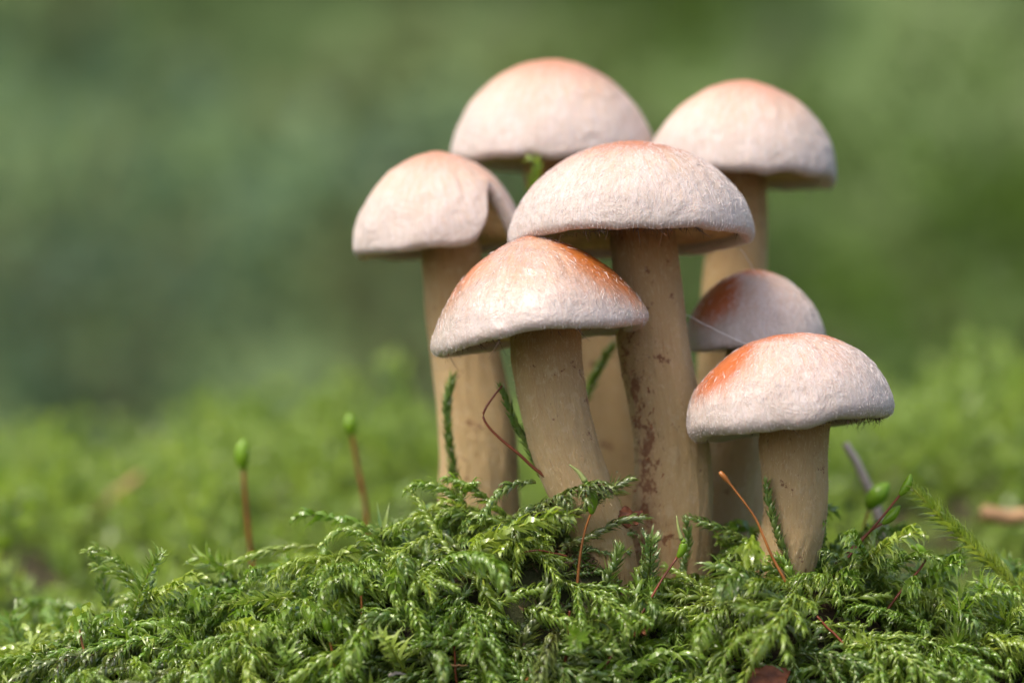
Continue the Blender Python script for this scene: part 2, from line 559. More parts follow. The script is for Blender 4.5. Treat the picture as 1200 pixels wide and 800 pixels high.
STEMS = []      # (spine cm, radii cm) for keeping moss out


KS = 104


def build_stem(path, seed, scar_dir=None, nseg=150, k=KS, flare=0):
    """path rows (x,y,z,radius) top -> base"""
    S = resample(np.array(path), nseg)
    C, rad = S[:, :3], S[:, 3]
    T = NRM(np.gradient(C, axis=0))
    X = NRM(np.cross(T, np.array((0, 1., 0)))); X = X * np.sign(X[:, :1] + 1e-9)
    Yv = NRM(np.cross(X, T)) * 1.0
    Yv = Yv * np.sign(Yv[:, 1:2])
    v = np.linspace(0, 1, nseg)
    ph = np.arange(k) * 2 * math.pi / k
    n = fbm(np.cos(ph)[None] * 1.3 + 0 * v[:, None], np.sin(ph)[None] * 1.3 + 0 * v[:, None], v[:, None] * 3.0, seed=seed, oct=3)
    g = vnoise(np.cos(ph)[None] * 7 + 0 * v[:, None], np.sin(ph)[None] * 7 + 0 * v[:, None], v[:, None] * 3.5, seed=seed + 2)
    g2 = fbm(np.cos(ph)[None] * 14 + 0 * v[:, None], np.sin(ph)[None] * 14 + 0 * v[:, None], v[:, None] * 22, seed=seed + 4, oct=2)
    rr = rad[:, None] * (1 + .045 * n + .020 * g + .018 * g2)
    V = C[:, None] + rr[..., None] * (np.cos(ph)[None, :, None] * X[:, None] + np.sin(ph)[None, :, None] * Yv[:, None])
    i, j = np.meshgrid(np.arange(nseg - 1), np.arange(k), indexing='ij')
    Q = np.stack((i * k + j, i * k + (j + 1) % k, (i + 1) * k + (j + 1) % k, (i + 1) * k + j), -1).reshape(-1, 4)
    vv = np.repeat(v, k); pp = np.tile(ph, nseg)
    scar = np.zeros(len(vv))
    if scar_dir is not None:
        d = np.abs((pp - scar_dir + math.pi) % (2 * math.pi) - math.pi)
        scar = np.exp(-(d / .55) ** 2) * sstep(.15, .35, vv)
    fv = np.stack((np.cos(pp), np.sin(pp), vv * 1.1), -1)
    return V.reshape(-1, 3), Q, {'v': vv, 'scar': scar, 'fib': fv}, C, rad, (X, Yv)


def mushroom(label, Y, cap_px, cap_r_px, cap_h_px, e, tilt, stem_px, seed, mat, pig, rr=.11, bite=None, frost=1.0,
             fuzz=0, fringe=0, scar=None, flakes=0, wavy=.03, fringe_phi=None, webs=None):
    f = (Y - CAM_Y) / 34.7 / 96.07
    path = [(*P(px, py, Y), w * f) for px, py, w in stem_px]
    bx, by, bz, br = path[-1]
    gz = float(H(np.array([bx]), np.array([by]))[0])
    path.append((bx + (path[-1][0] - path[-2][0]) * .3, by, min(bz - .5, gz - 1.0), br * 1.02))
    root = empty('mushroom', (bx, by, gz), label, 'mushroom', 'mushrooms of one cluster')
    base = np.array((bx, by, gz))
    V, Q, at, C, rad, fr = build_stem(path, seed, scar)
    STEMS.append((C, rad))
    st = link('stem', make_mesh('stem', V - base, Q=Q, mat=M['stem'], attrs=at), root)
    # fine standing fibres of the stem
    nf = 2600 if fuzz else 350
    idx = rng.integers(0, len(V), nf)
    cen = np.repeat(C, KS, axis=0)[idx]
    out = NRM(V[idx] - cen)
    d = NRM(out * rng.uniform(.1, .8, (nf, 1)) + np.array((0, 0, -1.0)) * rng.choice([1, -1], (nf, 1), p=[.6, .4]) + rng.normal(size=(nf, 3)) * .3)
    hv, hq = hairs(V[idx] - out * .004, d, rng.uniform(.02, .065, nf), rng.uniform(.004, .008, nf), seg=2)
    link('stem_fibrils', make_mesh('stem_fibrils', hv - base, Q=hq, mat=M['stemfibril']), st, kind='stuff')
    if flakes:
        dsel = np.nonzero(at['scar'] > .35)[0]
        idx = rng.choice(dsel, flakes)
        out = NRM(V[idx] - np.repeat(C, KS, axis=0)[idx])
        d = NRM(np.array((0, 0, -1.)) + out * rng.uniform(.15, .9, (flakes, 1)) + rng.normal(size=(flakes, 3)) * .35)
        hv, hq = hairs(V[idx] - out * .01, d, rng.uniform(.03, .09, flakes), rng.uniform(.010, .030, flakes), seg=2)
        link('stem_scales', make_mesh('stem_scales', hv - base, Q=hq, mat=M['scale']), st, kind='stuff')
    # cap, tilted about its rim centre
    cc = P(*cap_px, Y)
    R, Hh = cap_r_px * f, cap_h_px * f
    Vc, T, Qc, att, rim = build_cap(R, Hh, e, rr, seed, bite, pig, frost, wavy)
    ax = NRM(np.array((tilt[0], tilt[1], 1.0)))
    rot = np.array(Vector((0, 0, 1)).rotation_difference(Vector(ax)).to_matrix())
    cap = link('cap', make_mesh('cap', Vc, T=T, Q=Qc, mat=mat, attrs=att), root, cc - base)
    cap.rotation_euler = Matrix(rot.tolist()).to_euler()
    gv, gq = build_gills(rim[0], rim[1], rim[2], Hh, rad[0] * .55)
    link('gills', make_mesh('gills', gv, Q=gq, mat=M['gill'], smooth=False), cap, kind='stuff')
    if fuzz:
        no = NPHI * 60
        w = np.clip(att['s'][:no], .02, 1)
        idx = rng.choice(no, fuzz, p=w / w.sum())
        p0 = Vc[idx]
        nrm = NRM(p0 / np.array((R * R, R * R, Hh * Hh)))
        keep = rng.uniform(size=fuzz) > att['pig'][idx] * .8
        idx, p0, nrm = idx[keep], p0[keep], nrm[keep]
        n = len(idx)
        mer = NRM(np.cross(np.cross(nrm, (0, 0, 1.)), nrm))
        lat = np.cross(mer, nrm)
        d = NRM(-mer * rng.choice([1, -1], (n, 1), p=[.75, .25]) + lat * rng.normal(size=(n, 1)) * .55 + nrm * rng.uniform(-.03, .16, (n, 1)))
        hv, hq = hairs(p0 + nrm * .001, d, rng.uniform(.03, .11, n) * np.where(att['s'][idx] > .86, .35, 1.0), rng.uniform(.004, .0095, n), seg=2, bend=lat * rng.uniform(-.4, .4, (n, 1)) - nrm * .12)
        link('cap_fibrils', make_mesh('cap_fibrils', hv, Q=hq, mat=M['fibril']), cap, kind='stuff')
        # short pale fuzz right along the rim
        n = fuzz // 5
        j = rng.integers(0, NPHI, n)
        row = rng.integers(56, 66, n)
        p0 = Vc[row * NPHI + j]
        d = NRM(np.stack((np.cos(rim[2][j]), np.sin(rim[2][j]), -rng.uniform(.3, 1.5, n)), -1) + rng.normal(size=(n, 3)) * .5)
        hv, hq = hairs(p0, d, rng.gamma(2.0, .005, n), rng.uniform(.003, .006, n), seg=2)
        link('rim_fuzz', make_mesh('rim_fuzz', hv, Q=hq, mat=M['fibril']), cap, kind='stuff')
    if fringe:
        n = fringe
        if fringe_phi is None: j = rng.integers(0, NPHI, n)
        else: j = (rng.normal(math.radians(fringe_phi[0]), math.radians(fringe_phi[1]), n) / (2 * math.pi) * NPHI).astype(int) % NPHI
        rj = rim[0][j] + rr * rng.uniform(.3, 1.0, n)
        p0 = np.stack((rj * np.cos(rim[2][j]), rj * np.sin(rim[2][j]), rim[1][j] - rr * .9), -1)
        d = NRM(np.array((0, 0, -1.)) + rng.normal(size=(n, 3)) * .55)
        hv, hq = hairs(p0, d, rng.uniform(.03, .12, n), rng.uniform(.007, .018, n), seg=4, bend=rng.normal(size=(n, 3)) * .6)
        link('veil_fringe', make_mesh('veil_fringe', hv, Q=hq, mat=M['darkhair']), cap, kind='stuff')
    return root


D = math.radians
CAPM = {
    'wet': cap_material('cap_wet_orange', (.455, .285, .18), (.44, .125, .018), 1.0),
    'felt': cap_material('cap_felted', (.475, .345, .255), (.38, .145, .073), .12),
    'brick': cap_material('cap_brick', (.475, .32, .235), (.45, .115, .026), .3),
    'pale': cap_material('cap_pale_pink', (.50, .365, .275), (.45, .20, .115), .0),
}
mushroom('glossy wet cap streaked orange on a leaning stem, tucked under the felted cap', -.25, (633, 388), 129, 112, 1.55, (-.13, .06),
         [(639, 380, 42), (642, 430, 42), (655, 500, 40), (675, 560, 38), (697, 610, 35), (712, 660, 33)], 5, CAPM['wet'],
         [(D(-15), .80, .45, .42, 1.35), (D(175), .85, .35, .40, 1.05), (0, 9, .0, .24, .9), (0, 9, .3, .6, .32)], rr=.10, frost=.6, fuzz=6500, fringe=110, fringe_phi=(215, 30))
mushroom('tallest sharp mushroom with white felted dome cap and brown scaly thick stem', .5, (741, 276), 143, 112, 1.85, (-.035, .10),
         [(752, 262, 38), (760, 340, 40), (765, 400, 43), (780, 480, 42), (788, 530, 43.5), (788, 600, 46), (783, 690, 51)], 18, CAPM['felt'],
         [(0, 9, .0, .42, 1.2), (D(165), .8, .45, .30, .8), (0, 9, .2, .6, .28)], rr=.10, fuzz=15000, fringe=150, fringe_phi=(-92, 26), scar=D(222), flakes=340)
mushroom('soft pale mushroom with a notched cap leaning behind the glossy cap', 2.0, (515, 287), 102, 110, 1.75, (-.07, .03),
         [(526, 272, 35), (535, 350, 38), (548, 430, 41), (558, 500, 44), (562, 590, 46)], 33, CAPM['pale'],
         [(0, 9, .0, .45, .95), (D(-30), .30, .45, .25, .6)], rr=.10, bite=(D(-38), .30, .45), fringe=40)
mushroom('highest blurred dome cap at the back of the cluster above the notched cap', 3.6, (647, 184), 119, 115, 1.8, (.0, .02),
         [(642, 172, 32), (655, 260, 33), (672, 340, 35), (700, 430, 38), (716, 580, 42)], 47, CAPM['pale'],
         [(0, 9, .0, .52, 1.05)], rr=.11, fringe=0)
mushroom('blurred pale pink cap on a slim stem at the back right beside the highest dome', 3.0, (869, 203), 112, 108, 1.85, (.05, .06),
         [(868, 195, 30), (866, 260, 34), (861, 330, 38), (857, 430, 40), (855, 600, 42)], 52, CAPM['pale'],
         [(0, 9, .0, .52, 1.0), (D(170), .8, .4, .3, .8)], rr=.11, fringe=30)
mushroom('short front mushroom with orange patch and white frosted broad cap beside the thick scaly stem', -.3, (926, 489), 121, 98, 1.95, (-.13, .08),
         [(936, 472, 38), (930, 520, 40), (931, 600, 37), (921, 650, 36), (908, 700, 36)], 61, CAPM['brick'],
         [(D(205), .62, .45, .32, 1.35), (0, 9, .04, .26, 1.05), (D(-20), .6, .30, .2, .8), (0, 9, .3, .5, .25)], rr=.155, frost=1.0, fuzz=11000, fringe=120, fringe_phi=(-35, 38))
mushroom('small brick orange cap squeezed behind the short frosted mushroom', 1.55, (885, 402), 83, 85, 1.85, (-.03, .02),
         [(884, 392, 28), (874, 450, 30), (862, 520, 32), (848, 600, 31), (840, 690, 28)], 75, CAPM['brick'],
         [(D(215), .62, .50, .32, 1.25), (0, 9, .04, .26, .85)], rr=.09, frost=.9, fuzz=4500, fringe=30)

# ------------------------------------------------------------------ moss
LEAF = {   # stations, widths, keel?
    'high': (np.array((0, .22, .46, .74, 1.0)), np.array((.62, 1.0, .66, .24, 0)), True),
    'mid': (np.array((0, .30, .66, 1.0)), np.array((.62, 1.0, .42, 0)), False),
    'low': (np.array((0, .42, 1.0)), np.array((.6, 1.0, 0)), False)}


def leaf_batch(p, T, Nn, B, az, L, w, curl, spread, age, rnd, lod='high'):
    """sickle shaped leaves: start along the stalk, bend over to its underside"""
    n = len(p)
    ts, ws, keel = LEAF[lod]
    R = np.cos(az)[:, None] * Nn + np.sin(az)[:, None] * B
    W = NRM(np.cross(T, R))
    d0 = NRM(T * .85 + R * spread[:, None] + Nn * .10)
    c = [p]
    tm = (ts[1:] + ts[:-1]) / 2
    for k, t in enumerate(tm):
        kk = np.clip(curl * t ** 1.25, 0, 1.6)[:, None]
        d = NRM(d0 * np.maximum(1 - kk, -.15) - Nn * kk * .95 - T * np.maximum(kk - .75, 0) * .9 - R * np.maximum(kk - .6, 0) * .5)
        c.append(c[-1] + d * (L * (ts[k + 1] - ts[k]))[:, None])
    vs, rows = [], []
    for k in range(len(ts) - 1):
        ww = (w * ws[k])[:, None]
        if keel and k < len(ts) - 2:
            rows.append((len(vs), len(vs) + 1, len(vs) + 2)); vs += [c[k] + W * ww, c[k] + R * ww * .6, c[k] - W * ww]
        else:
            rows.append((len(vs), len(vs) + 1)); vs += [c[k] + W * ww, c[k] - W * ww]
    tip = len(vs); vs.append(c[-1])
    f = []
    for a_, b_ in zip(rows[:-1], rows[1:]):
        if len(a_) == 3 and len(b_) == 3:
            for i in (0, 1): f += [(a_[i], a_[i + 1], b_[i + 1]), (a_[i], b_[i + 1], b_[i])]
        elif len(a_) == 3:
            f += [(a_[0], a_[1], b_[0]), (a_[1], b_[1], b_[0]), (a_[1], a_[2], b_[1])]
        else:
            f += [(a_[0], a_[1], b_[1]), (a_[0], b_[1], b_[0])]
    f.append((rows[-1][0], rows[-1][1], tip))
    V = np.stack(vs, 1); m = len(vs)
    A = np.stack((age, rnd, np.zeros(n)), -1)
    A = np.repeat(A[:, None], m, axis=1)
    # tips are thin and pale
    A[:, tip, 1] = 1.0; A[:, list(rows[-1]), 1] = np.minimum(1, A[:, list(rows[-1]), 1] + .35)
    Fm = (np.arange(n)[:, None, None] * m + np.array(f)[None]).reshape(-1, 3)
    return V.reshape(-1, 3), Fm, A.reshape(-1, 3)


def shoot(S, up=(0, 0, 1), ll=.22, lw=.028, step=.028, rstem=.018, curl=1.0, spread=.55, lod='high', taper=True, stem=True, seed=None, agebase=.75, rng=rng):
    """one leafy shoot along spine S -> (stem V,T,A), (leaf V,T,A)"""
    S = np.asarray(S, float)
    ln = np.linalg.norm(np.diff(S, axis=0), axis=1).sum()
    nst = max(6, int(ln / .05))
    C = resample(S, nst)
    T = NRM(np.gradient(C, axis=0))
    u = np.asarray(up, float)
    Nn = NRM(u[None] - (T @ u)[:, None] * T)
    bad = np.abs(T @ NRM(u)) > .97
    if bad.any():
        alt = np.array((0, -1., .2)); Nn[bad] = NRM(alt[None] - (T[bad] @ alt)[:, None] * T[bad])
    B = np.cross(T, Nn)
    n = max(8, int(ln / step)) * 2
    s = np.sort(rng.uniform(.0, 1, n))
    s = .6 * np.linspace(.01, 1, n) + .4 * s
    g = lambda A_: np.stack([np.interp(s * (nst - 1), np.arange(nst), A_[:, k]) for k in range(3)], 1)
    p, t_, n_ = g(C), NRM(g(T)), NRM(g(Nn))
    n_ = NRM(n_ - (n_ * t_).sum(1, keepdims=True) * t_); b_ = np.cross(t_, n_)
    az = np.where(np.arange(n) % 2 == 0, 1, -1) * np.radians(np.array((25, 70, 45, 105, 150))[(np.arange(n) // 2) % 5] + rng.normal(0, 15, n))
    size = np.ones(n)
    if taper: size = .55 + .45 * np.minimum(1, s * 5) - .50 * np.clip((s - .8) / .2, 0, 1) ** 1.5
    L = ll * size * rng.uniform(.7, 1.3, n)
    w = lw * size * rng.uniform(.8, 1.2, n)
    cu = curl * rng.uniform(.55, 1.5, n)
    sp = spread * rng.uniform(.7, 1.35, n)
    age = np.clip(agebase * (1 - s * 1.35) + rng.normal(0, .10, n), 0, 1)
    rnd = np.clip(rng.beta(1.2, 2.2, n) + .35 * np.clip((s - .85) / .15, 0, 1), 0, 1)
    R = np.cos(az)[:, None] * n_ + np.sin(az)[:, None] * b_
    leaf = leaf_batch(p + R * rstem * .8, t_, n_, b_, az, L, w, cu, sp, age, rnd, lod)
    tb = None
    if stem:
        V, F = tube(C, np.linspace(rstem, rstem * .5, nst), 5 if lod == 'high' else 4 if lod == 'mid' else 3, up)
        A = np.zeros((len(V), 3)); A[:, 2] = 1
        tb = (V, F, A)
    return tb, leaf


def arch(length, e0, droop, hook, wig, n=14, rng=rng):
    s = np.linspace(0, 1, n)
    ang = e0 - droop * s - hook * np.clip((s - .78) / .22, 0, 1) ** 2
    yaw = wig * np.sin(s * 3 + rng.uniform(0, 6)) + rng.normal(0, .1)
    ds = length / (n - 1)
    d = np.stack((np.cos(ang) * np.cos(yaw), np.cos(ang) * np.sin(yaw), np.sin(ang)), 1) * ds
    return np.concatenate((np.zeros((1, 3)), np.cumsum(d[:-1], 0)))


def variant(kind, r, lod='high'):
    """local shoot: x forward, z up; returns V,T,A in one"""
    bag = Bag()
    st = {'high': .027, 'mid': .036, 'low': .066}[lod]; lwk = {'high': 1.0, 'mid': 1.12, 'low': 2.1}[lod]
    if kind == 'shoot':
        S = arch(r.uniform(.7, 1.6), r.uniform(.25, .95), r.uniform(.5, 1.6), r.uniform(.5, 2.2), r.uniform(.1, .6), rng=r)
        for part in shoot(S, lod=lod, curl=r.uniform(.95, 1.6), spread=r.uniform(.5, .9), ll=r.uniform(.20, .27), step=st, lw=lwk * r.uniform(.024, .031), rng=r):
            if part: bag.add(*part)
    elif kind == 'frond':
        Ln = r.uniform(1.0, 1.9)
        S = arch(Ln, r.uniform(.2, .7), r.uniform(.4, 1.2), r.uniform(.4, 1.6), r.uniform(.1, .45), n=24, rng=r)
        for part in shoot(S, lod=lod, curl=1.1, spread=.5, ll=.19, step=st, rstem=.022, lw=lwk * .021, rng=r):
            if part: bag.add(*part)
        T = NRM(np.gradient(S, axis=0))
        nb = int(Ln / .19)
        for i in range(nb):
            u = np.clip(.12 + .76 * i / nb + r.normal(0, .03), .05, .95)
            k = int(u * 23); sd = 1 if i % 2 else -1
            t = T[k]; b = NRM(np.cross((0, 0, 1.), t)) * sd
            bl = r.uniform(.25, .70) * (1.15 - .65 * u)
            d = NRM(t * r.uniform(.35, 1.1) + b * .9 + np.array((0, 0, r.uniform(-.2, .6))))
            q = np.linspace(0, 1, 7)[:, None]
            Sb = S[k] + d * bl * q + np.array((0, 0, -1.)) * bl * r.uniform(.15, .8) * q ** 2 + t * bl * r.uniform(-.1, .5) * q ** 2
            for part in shoot(Sb, lod=lod, curl=r.uniform(1.0, 1.4), spread=.55, ll=r.uniform(.14, .18), lw=lwk * .019, step=st * .95, rstem=.012, agebase=.4, rng=r):
                if part: bag.add(*part)
    elif kind == 'tuft':     # upright, spreading leaves
        S = arch(r.uniform(.6, 1.2), r.uniform(.8, 1.4), r.uniform(-.2, 1.2), r.uniform(.3, 1.6), r.uniform(.1, .6), rng=r)
        for part in shoot(S, up=(1, 0, .01), lod=lod, curl=r.uniform(.5, 1.1), spread=r.uniform(.7, 1.1), ll=r.uniform(.20, .27), step=st, lw=lwk * .025, rng=r):
            if part: bag.add(*part)
    return bag.get()


vr = np.random.default_rng(5)
VAR = {'shoot': [variant('shoot', vr) for _ in range(14)], 'frond': [variant('frond', vr) for _ in range(9)], 'tuft': [variant('tuft', vr) for _ in range(7)]}
MID = {k: [variant(k, vr, 'mid') for _ in range(n)] for k, n in (('shoot', 14), ('frond', 9), ('tuft', 8))}
LOW = {k: [variant(k, vr, 'low') for _ in range(n)] for k, n in (('shoot', 8), ('frond', 5), ('tuft', 8))}


def clear_of_stems(p, margin):
    ok = np.ones(len(p), bool)
    for C, rad in STEMS:
        for c, r_ in zip(C[::10], rad[::10]):
            ok &= ~((np.hypot(p[:, 0] - c[0], p[:, 1] - c[1]) < r_ + margin) & (np.abs(p[:, 2] - c[2]) < .35))
    return ok


def frames(x, y, r, lift=.0, cam_bias=.15):
    p, n = surf(x, y)
    m = len(p)
    d = r.normal(size=(m, 3)); d[:, 1] -= cam_bias; d[:, 2] += .1
    up = NRM(n * .75 + np.array((0, 0, .5)) + r.normal(size=(m, 3)) * .12)
    d = NRM(d - (d * up).sum(1, keepdims=True) * up)
    side = np.cross(up, d)
    Rm = np.stack((d, side, up), -1)          # columns
    return p - n * .04 + n * lift, Rm


# --- near bank: candidate shoots, the ones that show largest become objects
pr = np.random.default_rng(23)
NB = 1750
bx = pr.uniform(-9.5, 9.5, NB); by = -1.55 + 2.95 * pr.uniform(0, 1, NB) ** .85
ex = pr.normal(3.25, .45, 70), pr.uniform(-1.35, -.72, 70)
bx[:70], by[:70] = ex
bx[70:150], by[70:150] = pr.normal(.55, .45, 80), pr.uniform(-1.35, -.75, 80)
dens = .5 + .6 * fbm(bx * 1.1, by * 1.1, seed=31)
dark = np.exp(-((bx - 1.35) / .75) ** 2 - ((by + .1) / .6) ** 2)      # bare litter at the stem feet
dark[:150] *= .35
keep = pr.uniform(size=NB) < np.clip(np.maximum(.30 + .95 * dens, .30) - .85 * dark, .06, 1)
bx, by, dark = bx[keep], by[keep], dark[keep]
bp, bR = frames(bx, by, pr, lift=pr.uniform(-.05, .16, len(bx))[:, None])
scl = pr.uniform(.85, 1.35, len(bx))
kind = pr.choice(['shoot', 'frond', 'tuft'], len(bx), p=[.56, .36, .08])
tipp = bp + bR[:, :, 0] * .8 * scl[:, None] + bR[:, :, 2] * .25
pxs = 600 + (bp + tipp)[:, 0] / 2 * 96.07; pys = 400 - ((bp + tipp)[:, 2] / 2 - CAM_Z) * 96.07
hang = (pxs > 640) & (pxs < 730) & (pys > 515) & (pys < 622) & (by < -.2)
hang |= (pxs > 728) & (pxs < 835) & (pys > 560) & (pys < 678) & (by < .3)
okk = ~hang & (tipp[:, 1] > -1.85) & clear_of_stems(bp, .05) & clear_of_stems(tipp, .02) & clear_of_stems((bp + tipp) / 2, .02)
bp, bR, scl, kind, dark, bx, by = bp[okk], bR[okk], scl[okk], kind[okk], dark[okk], bx[okk], by[okk]
pxs = 600 + bp[:, 0] * 96.07; pys = 400 - (bp[:, 2] - CAM_Z) * 96.07
inview = (pxs > -20) & (pxs < 1220) & (pys < 810) & (by < .75)
score = np.where(inview, -by + .6 * (kind == 'frond') + pr.uniform(0, .9, len(by)), -9)
order = np.argsort(-score)
NIND = {'shoot': 0, 'frond': 0, 'tuft': 0}
MAXI = {'shoot': 120, 'frond': 120, 'tuft': 40}
LAB = {'shoot': 'rope like moss shoot', 'frond': 'side branched feathery moss frond', 'tuft': 'bristly upright moss sprig'}
TONE = {'moss': 'fresh green', 'moss_pale': 'yellow green', 'moss_deep': 'deep green', 'moss_olive': 'olive'}


def place(x):
    return ('on the low bank well away from the mushrooms' if x < -2.6 else 'on the high mound beside the leaning stem' if x < .5 else
            'around the feet of the thick and leaning stems' if x < 2.5 else 'around the foot of the short mushroom' if x < 4.2 else 'on the bank under the long arching shoot')


MATN = ['moss', 'moss', 'moss', 'moss_pale', 'moss_deep', 'moss_olive']
mesh_cache = {}


def var_mesh(k, i, mn):
    key = (k, i, mn)
    if key not in mesh_cache:
        V, T, A = VAR[k][i]
        mesh_cache[key] = make_mesh('moss_' + k, V, T=T, mat=M[mn], attrs={'moss': A})
    return mesh_cache[key]


def pick_mat(x, dk, r):
    if dk > .35: return 'moss_olive' if r.uniform() < .6 else 'moss_deep'
    if -1.3 < x < 1.2: return r.choice(['moss', 'moss_deep', 'moss_pale', 'moss_olive'], p=[.50, .24, .21, .05])
    return r.choice(['moss', 'moss_pale', 'moss_deep', 'moss_olive'], p=[.58, .32, .08, .02])


glint = []
carpet = {k: Bag() for k in ('moss', 'moss_pale', 'moss_deep', 'moss_olive')}
for q in order:
    k = kind[q]; i = int(pr.integers(0, len(VAR[k]))); mn = str(pick_mat(bx[q], dark[q], pr))
    if score[q] > -5 and NIND[k] < MAXI[k]:
        NIND[k] += 1
        o = link({'shoot': 'moss_shoot', 'frond': 'moss_frond', 'tuft': 'moss_sprig'}[k], var_mesh(k, i, mn), None, None,
                 label=f'{TONE[mn]} {LAB[k]} {place(bx[q])}', category='moss', group=f'{TONE[mn]} moss {k}s {place(bx[q])}')
        if score[q] > -5: glint.append((k, i, bR[q] * scl[q], bp[q]))
        mw = Matrix((bR[q] * scl[q]).tolist()).to_4x4(); mw.translation = Vector(bp[q] * CM)
        o.matrix_world = mw
    else:
        src = MID if abs(bx[q]) < 7.6 else LOW
        V, T, A = src[k][i % len(src[k])]
        A = A.copy(); A[:, 1] = np.clip(A[:, 1] + pr.normal(0, .12), 0, 1)
        carpet[mn].add(V * scl[q] @ bR[q].T + bp[q], T, A)
# dead and flattened bits between the shoots
NU = 700
ux = pr.uniform(-7.5, 7.5, NU); uy = pr.uniform(-1.7, .4, NU)
up_, uR = frames(ux, uy, pr)
for q in np.nonzero(clear_of_stems(up_, .03))[0]:
    k = 'shoot' if pr.uniform() < .8 else 'tuft'
    V, T, A = MID[k][int(pr.integers(0, len(MID[k])))]
    A = A.copy(); A[:, 0] = np.clip(A[:, 0] + pr.uniform(.1, .7), 0, 1); A[:, 1] *= .5
    carpet['moss_olive' if pr.uniform() < .6 else 'moss_deep'].add(V * np.array((1, 1, .45)) * pr.uniform(.4, .75) @ uR[q].T + up_[q], T, A)
for mn, lab in (('moss', 'fresh green'), ('moss_pale', 'yellow green'), ('moss_deep', 'deep green'), ('moss_olive', 'olive brown')):
    if carpet[mn].n:
        V, T, A = carpet[mn].get()
        link('moss_carpet', make_mesh('moss_carpet', V, T=T, mat=M[mn], attrs={'moss': A}), kind='stuff',
             label=lab + ' understorey of tangled moss filling the front bank', category='moss')

# --- clear beads added on the leaf tips to imitate their wet highlights
dr = np.random.default_rng(3)
th_, ph_ = np.meshgrid(np.linspace(0, math.pi, 7), np.arange(8) * math.pi / 4, indexing='ij')
SV = np.stack((np.sin(th_) * np.cos(ph_), np.sin(th_) * np.sin(ph_), np.cos(th_)), -1).reshape(-1, 3)
ii, jj = np.meshgrid(np.arange(6), np.arange(8), indexing='ij')
ST = tris(np.stack((ii * 8 + jj, (ii + 1) * 8 + jj, (ii + 1) * 8 + (jj + 1) % 8, ii * 8 + (jj + 1) % 8), -1).reshape(-1, 4))
bag = Bag()
for k, i, Rm, p0 in glint:
    V = VAR[k][i][0]
    for v in V[dr.integers(len(V) // 3, len(V), 6)]:
        bag.add(SV * dr.uniform(.008, .024) + Rm @ v + p0, ST)
V, T, A = bag.get()
m, nt, out = new_mat('glint'); nk = N(nt)
pb = nk.n('BsdfPrincipled'); pb.inputs['Transmission Weight'].default_value = 1.0; pb.inputs['IOR'].default_value = 1.33; pb.inputs['Roughness'].default_value = .02
nt.links.new(pb.outputs[0], out.inputs[0])
link('glint_beads', make_mesh('glint_beads', V, T=T, mat=m), kind='stuff', label='tiny clear beads added as highlights on the moss leaf tips', category='glint')

# --- moss bed behind, out of focus
fr_ = np.random.default_rng(77)
bed = Bag()
for (n, y0, y1, s0, s1) in ((560, 1.3, 7, .75, 1.2), (1350, 6, 20, .8, 1.4), (150, 7, 18, 1.4, 2.1), (650, 18, 50, 1.1, 1.9)):
    yy = fr_.uniform(y0, y1, n); xx = fr_.uniform(-1, 1, n) * (8.5 + .24 * yy)
    pp, RR = frames(xx, yy, fr_, cam_bias=0)
    patch = fbm(xx * .5, yy * .5, seed=88, oct=2)
    ok = clear_of_stems(pp, .12)
    for q in np.nonzero(ok)[0]:
        k = fr_.choice(['shoot', 'frond', 'tuft'], p=[.42, .08, .50])
        src = MID if yy[q] < 3.2 else LOW
        V, T, A = src[k][int(fr_.integers(0, len(src[k])))]
        A = A.copy(); A[:, 1] = np.clip(A[:, 1] + fr_.normal(.36, .3) + .6 * patch[q], 0, 1); A[:, 0] = np.clip(A[:, 0] * .7 - .6 * patch[q], 0, 1)
        s = fr_.uniform(s0, s1)
        bed.add(V * s @ RR[q].T + pp[q], T, A)
V, T, A = bed.get()
link('moss_bed', make_mesh('moss_bed', V, T=T, mat=M['moss_far'], attrs={'moss': A}), kind='stuff',
     label='blurred bright green moss bed spreading behind the mushrooms', category='moss')
print('TRIS carpet', sum(len(t) for c in carpet.values() for t in c.T), 'bed', len(T), 'var', [len(v[1]) for v in VAR['frond']])

# --- singled-out shoots, traced from the photograph
def hero(label, pts, mat='moss', up=(0, -.35, 1), group=None, branches=None, **kw):
    """pts (px, py, Y) from the foot to the tip"""
    S = resample(on_bank_path(pts, .42, .2), 26)
    base = S[0].copy()
    root = empty('moss_shoot', base, label, 'moss', group)
    r = np.random.default_rng(int(abs(pts[0][0] * 7 + pts[0][1])))
    kw.setdefault('rng', r)
    (tb, lf) = shoot(S - base, up=up, **kw)
    link('stalk', make_mesh('stalk', tb[0], T=tb[1], mat=M[mat], attrs={'moss': tb[2]}), root)
    bag = Bag(); bag.add(*lf)
    link('leaves', make_mesh('leaves', *bag.get()[:1], T=bag.get()[1], mat=M[mat], attrs={'moss': bag.get()[2]}), root, kind='stuff')
    for b in branches or ():
        Sb = resample(on_bank_path(b, .45, .42), 14)
        t2, l2 = shoot(Sb - base, up=up, ll=.17, lw=.025, rstem=.013, rng=r, agebase=.3, curl=kw.get('curl', 1.0))
        bb = Bag(); bb.add(*t2); bb.add(*l2); v, t, a = bb.get()
        link('side_branch', make_mesh('side_branch', v, T=t, mat=M[mat], attrs={'moss': a}), root)
    return root


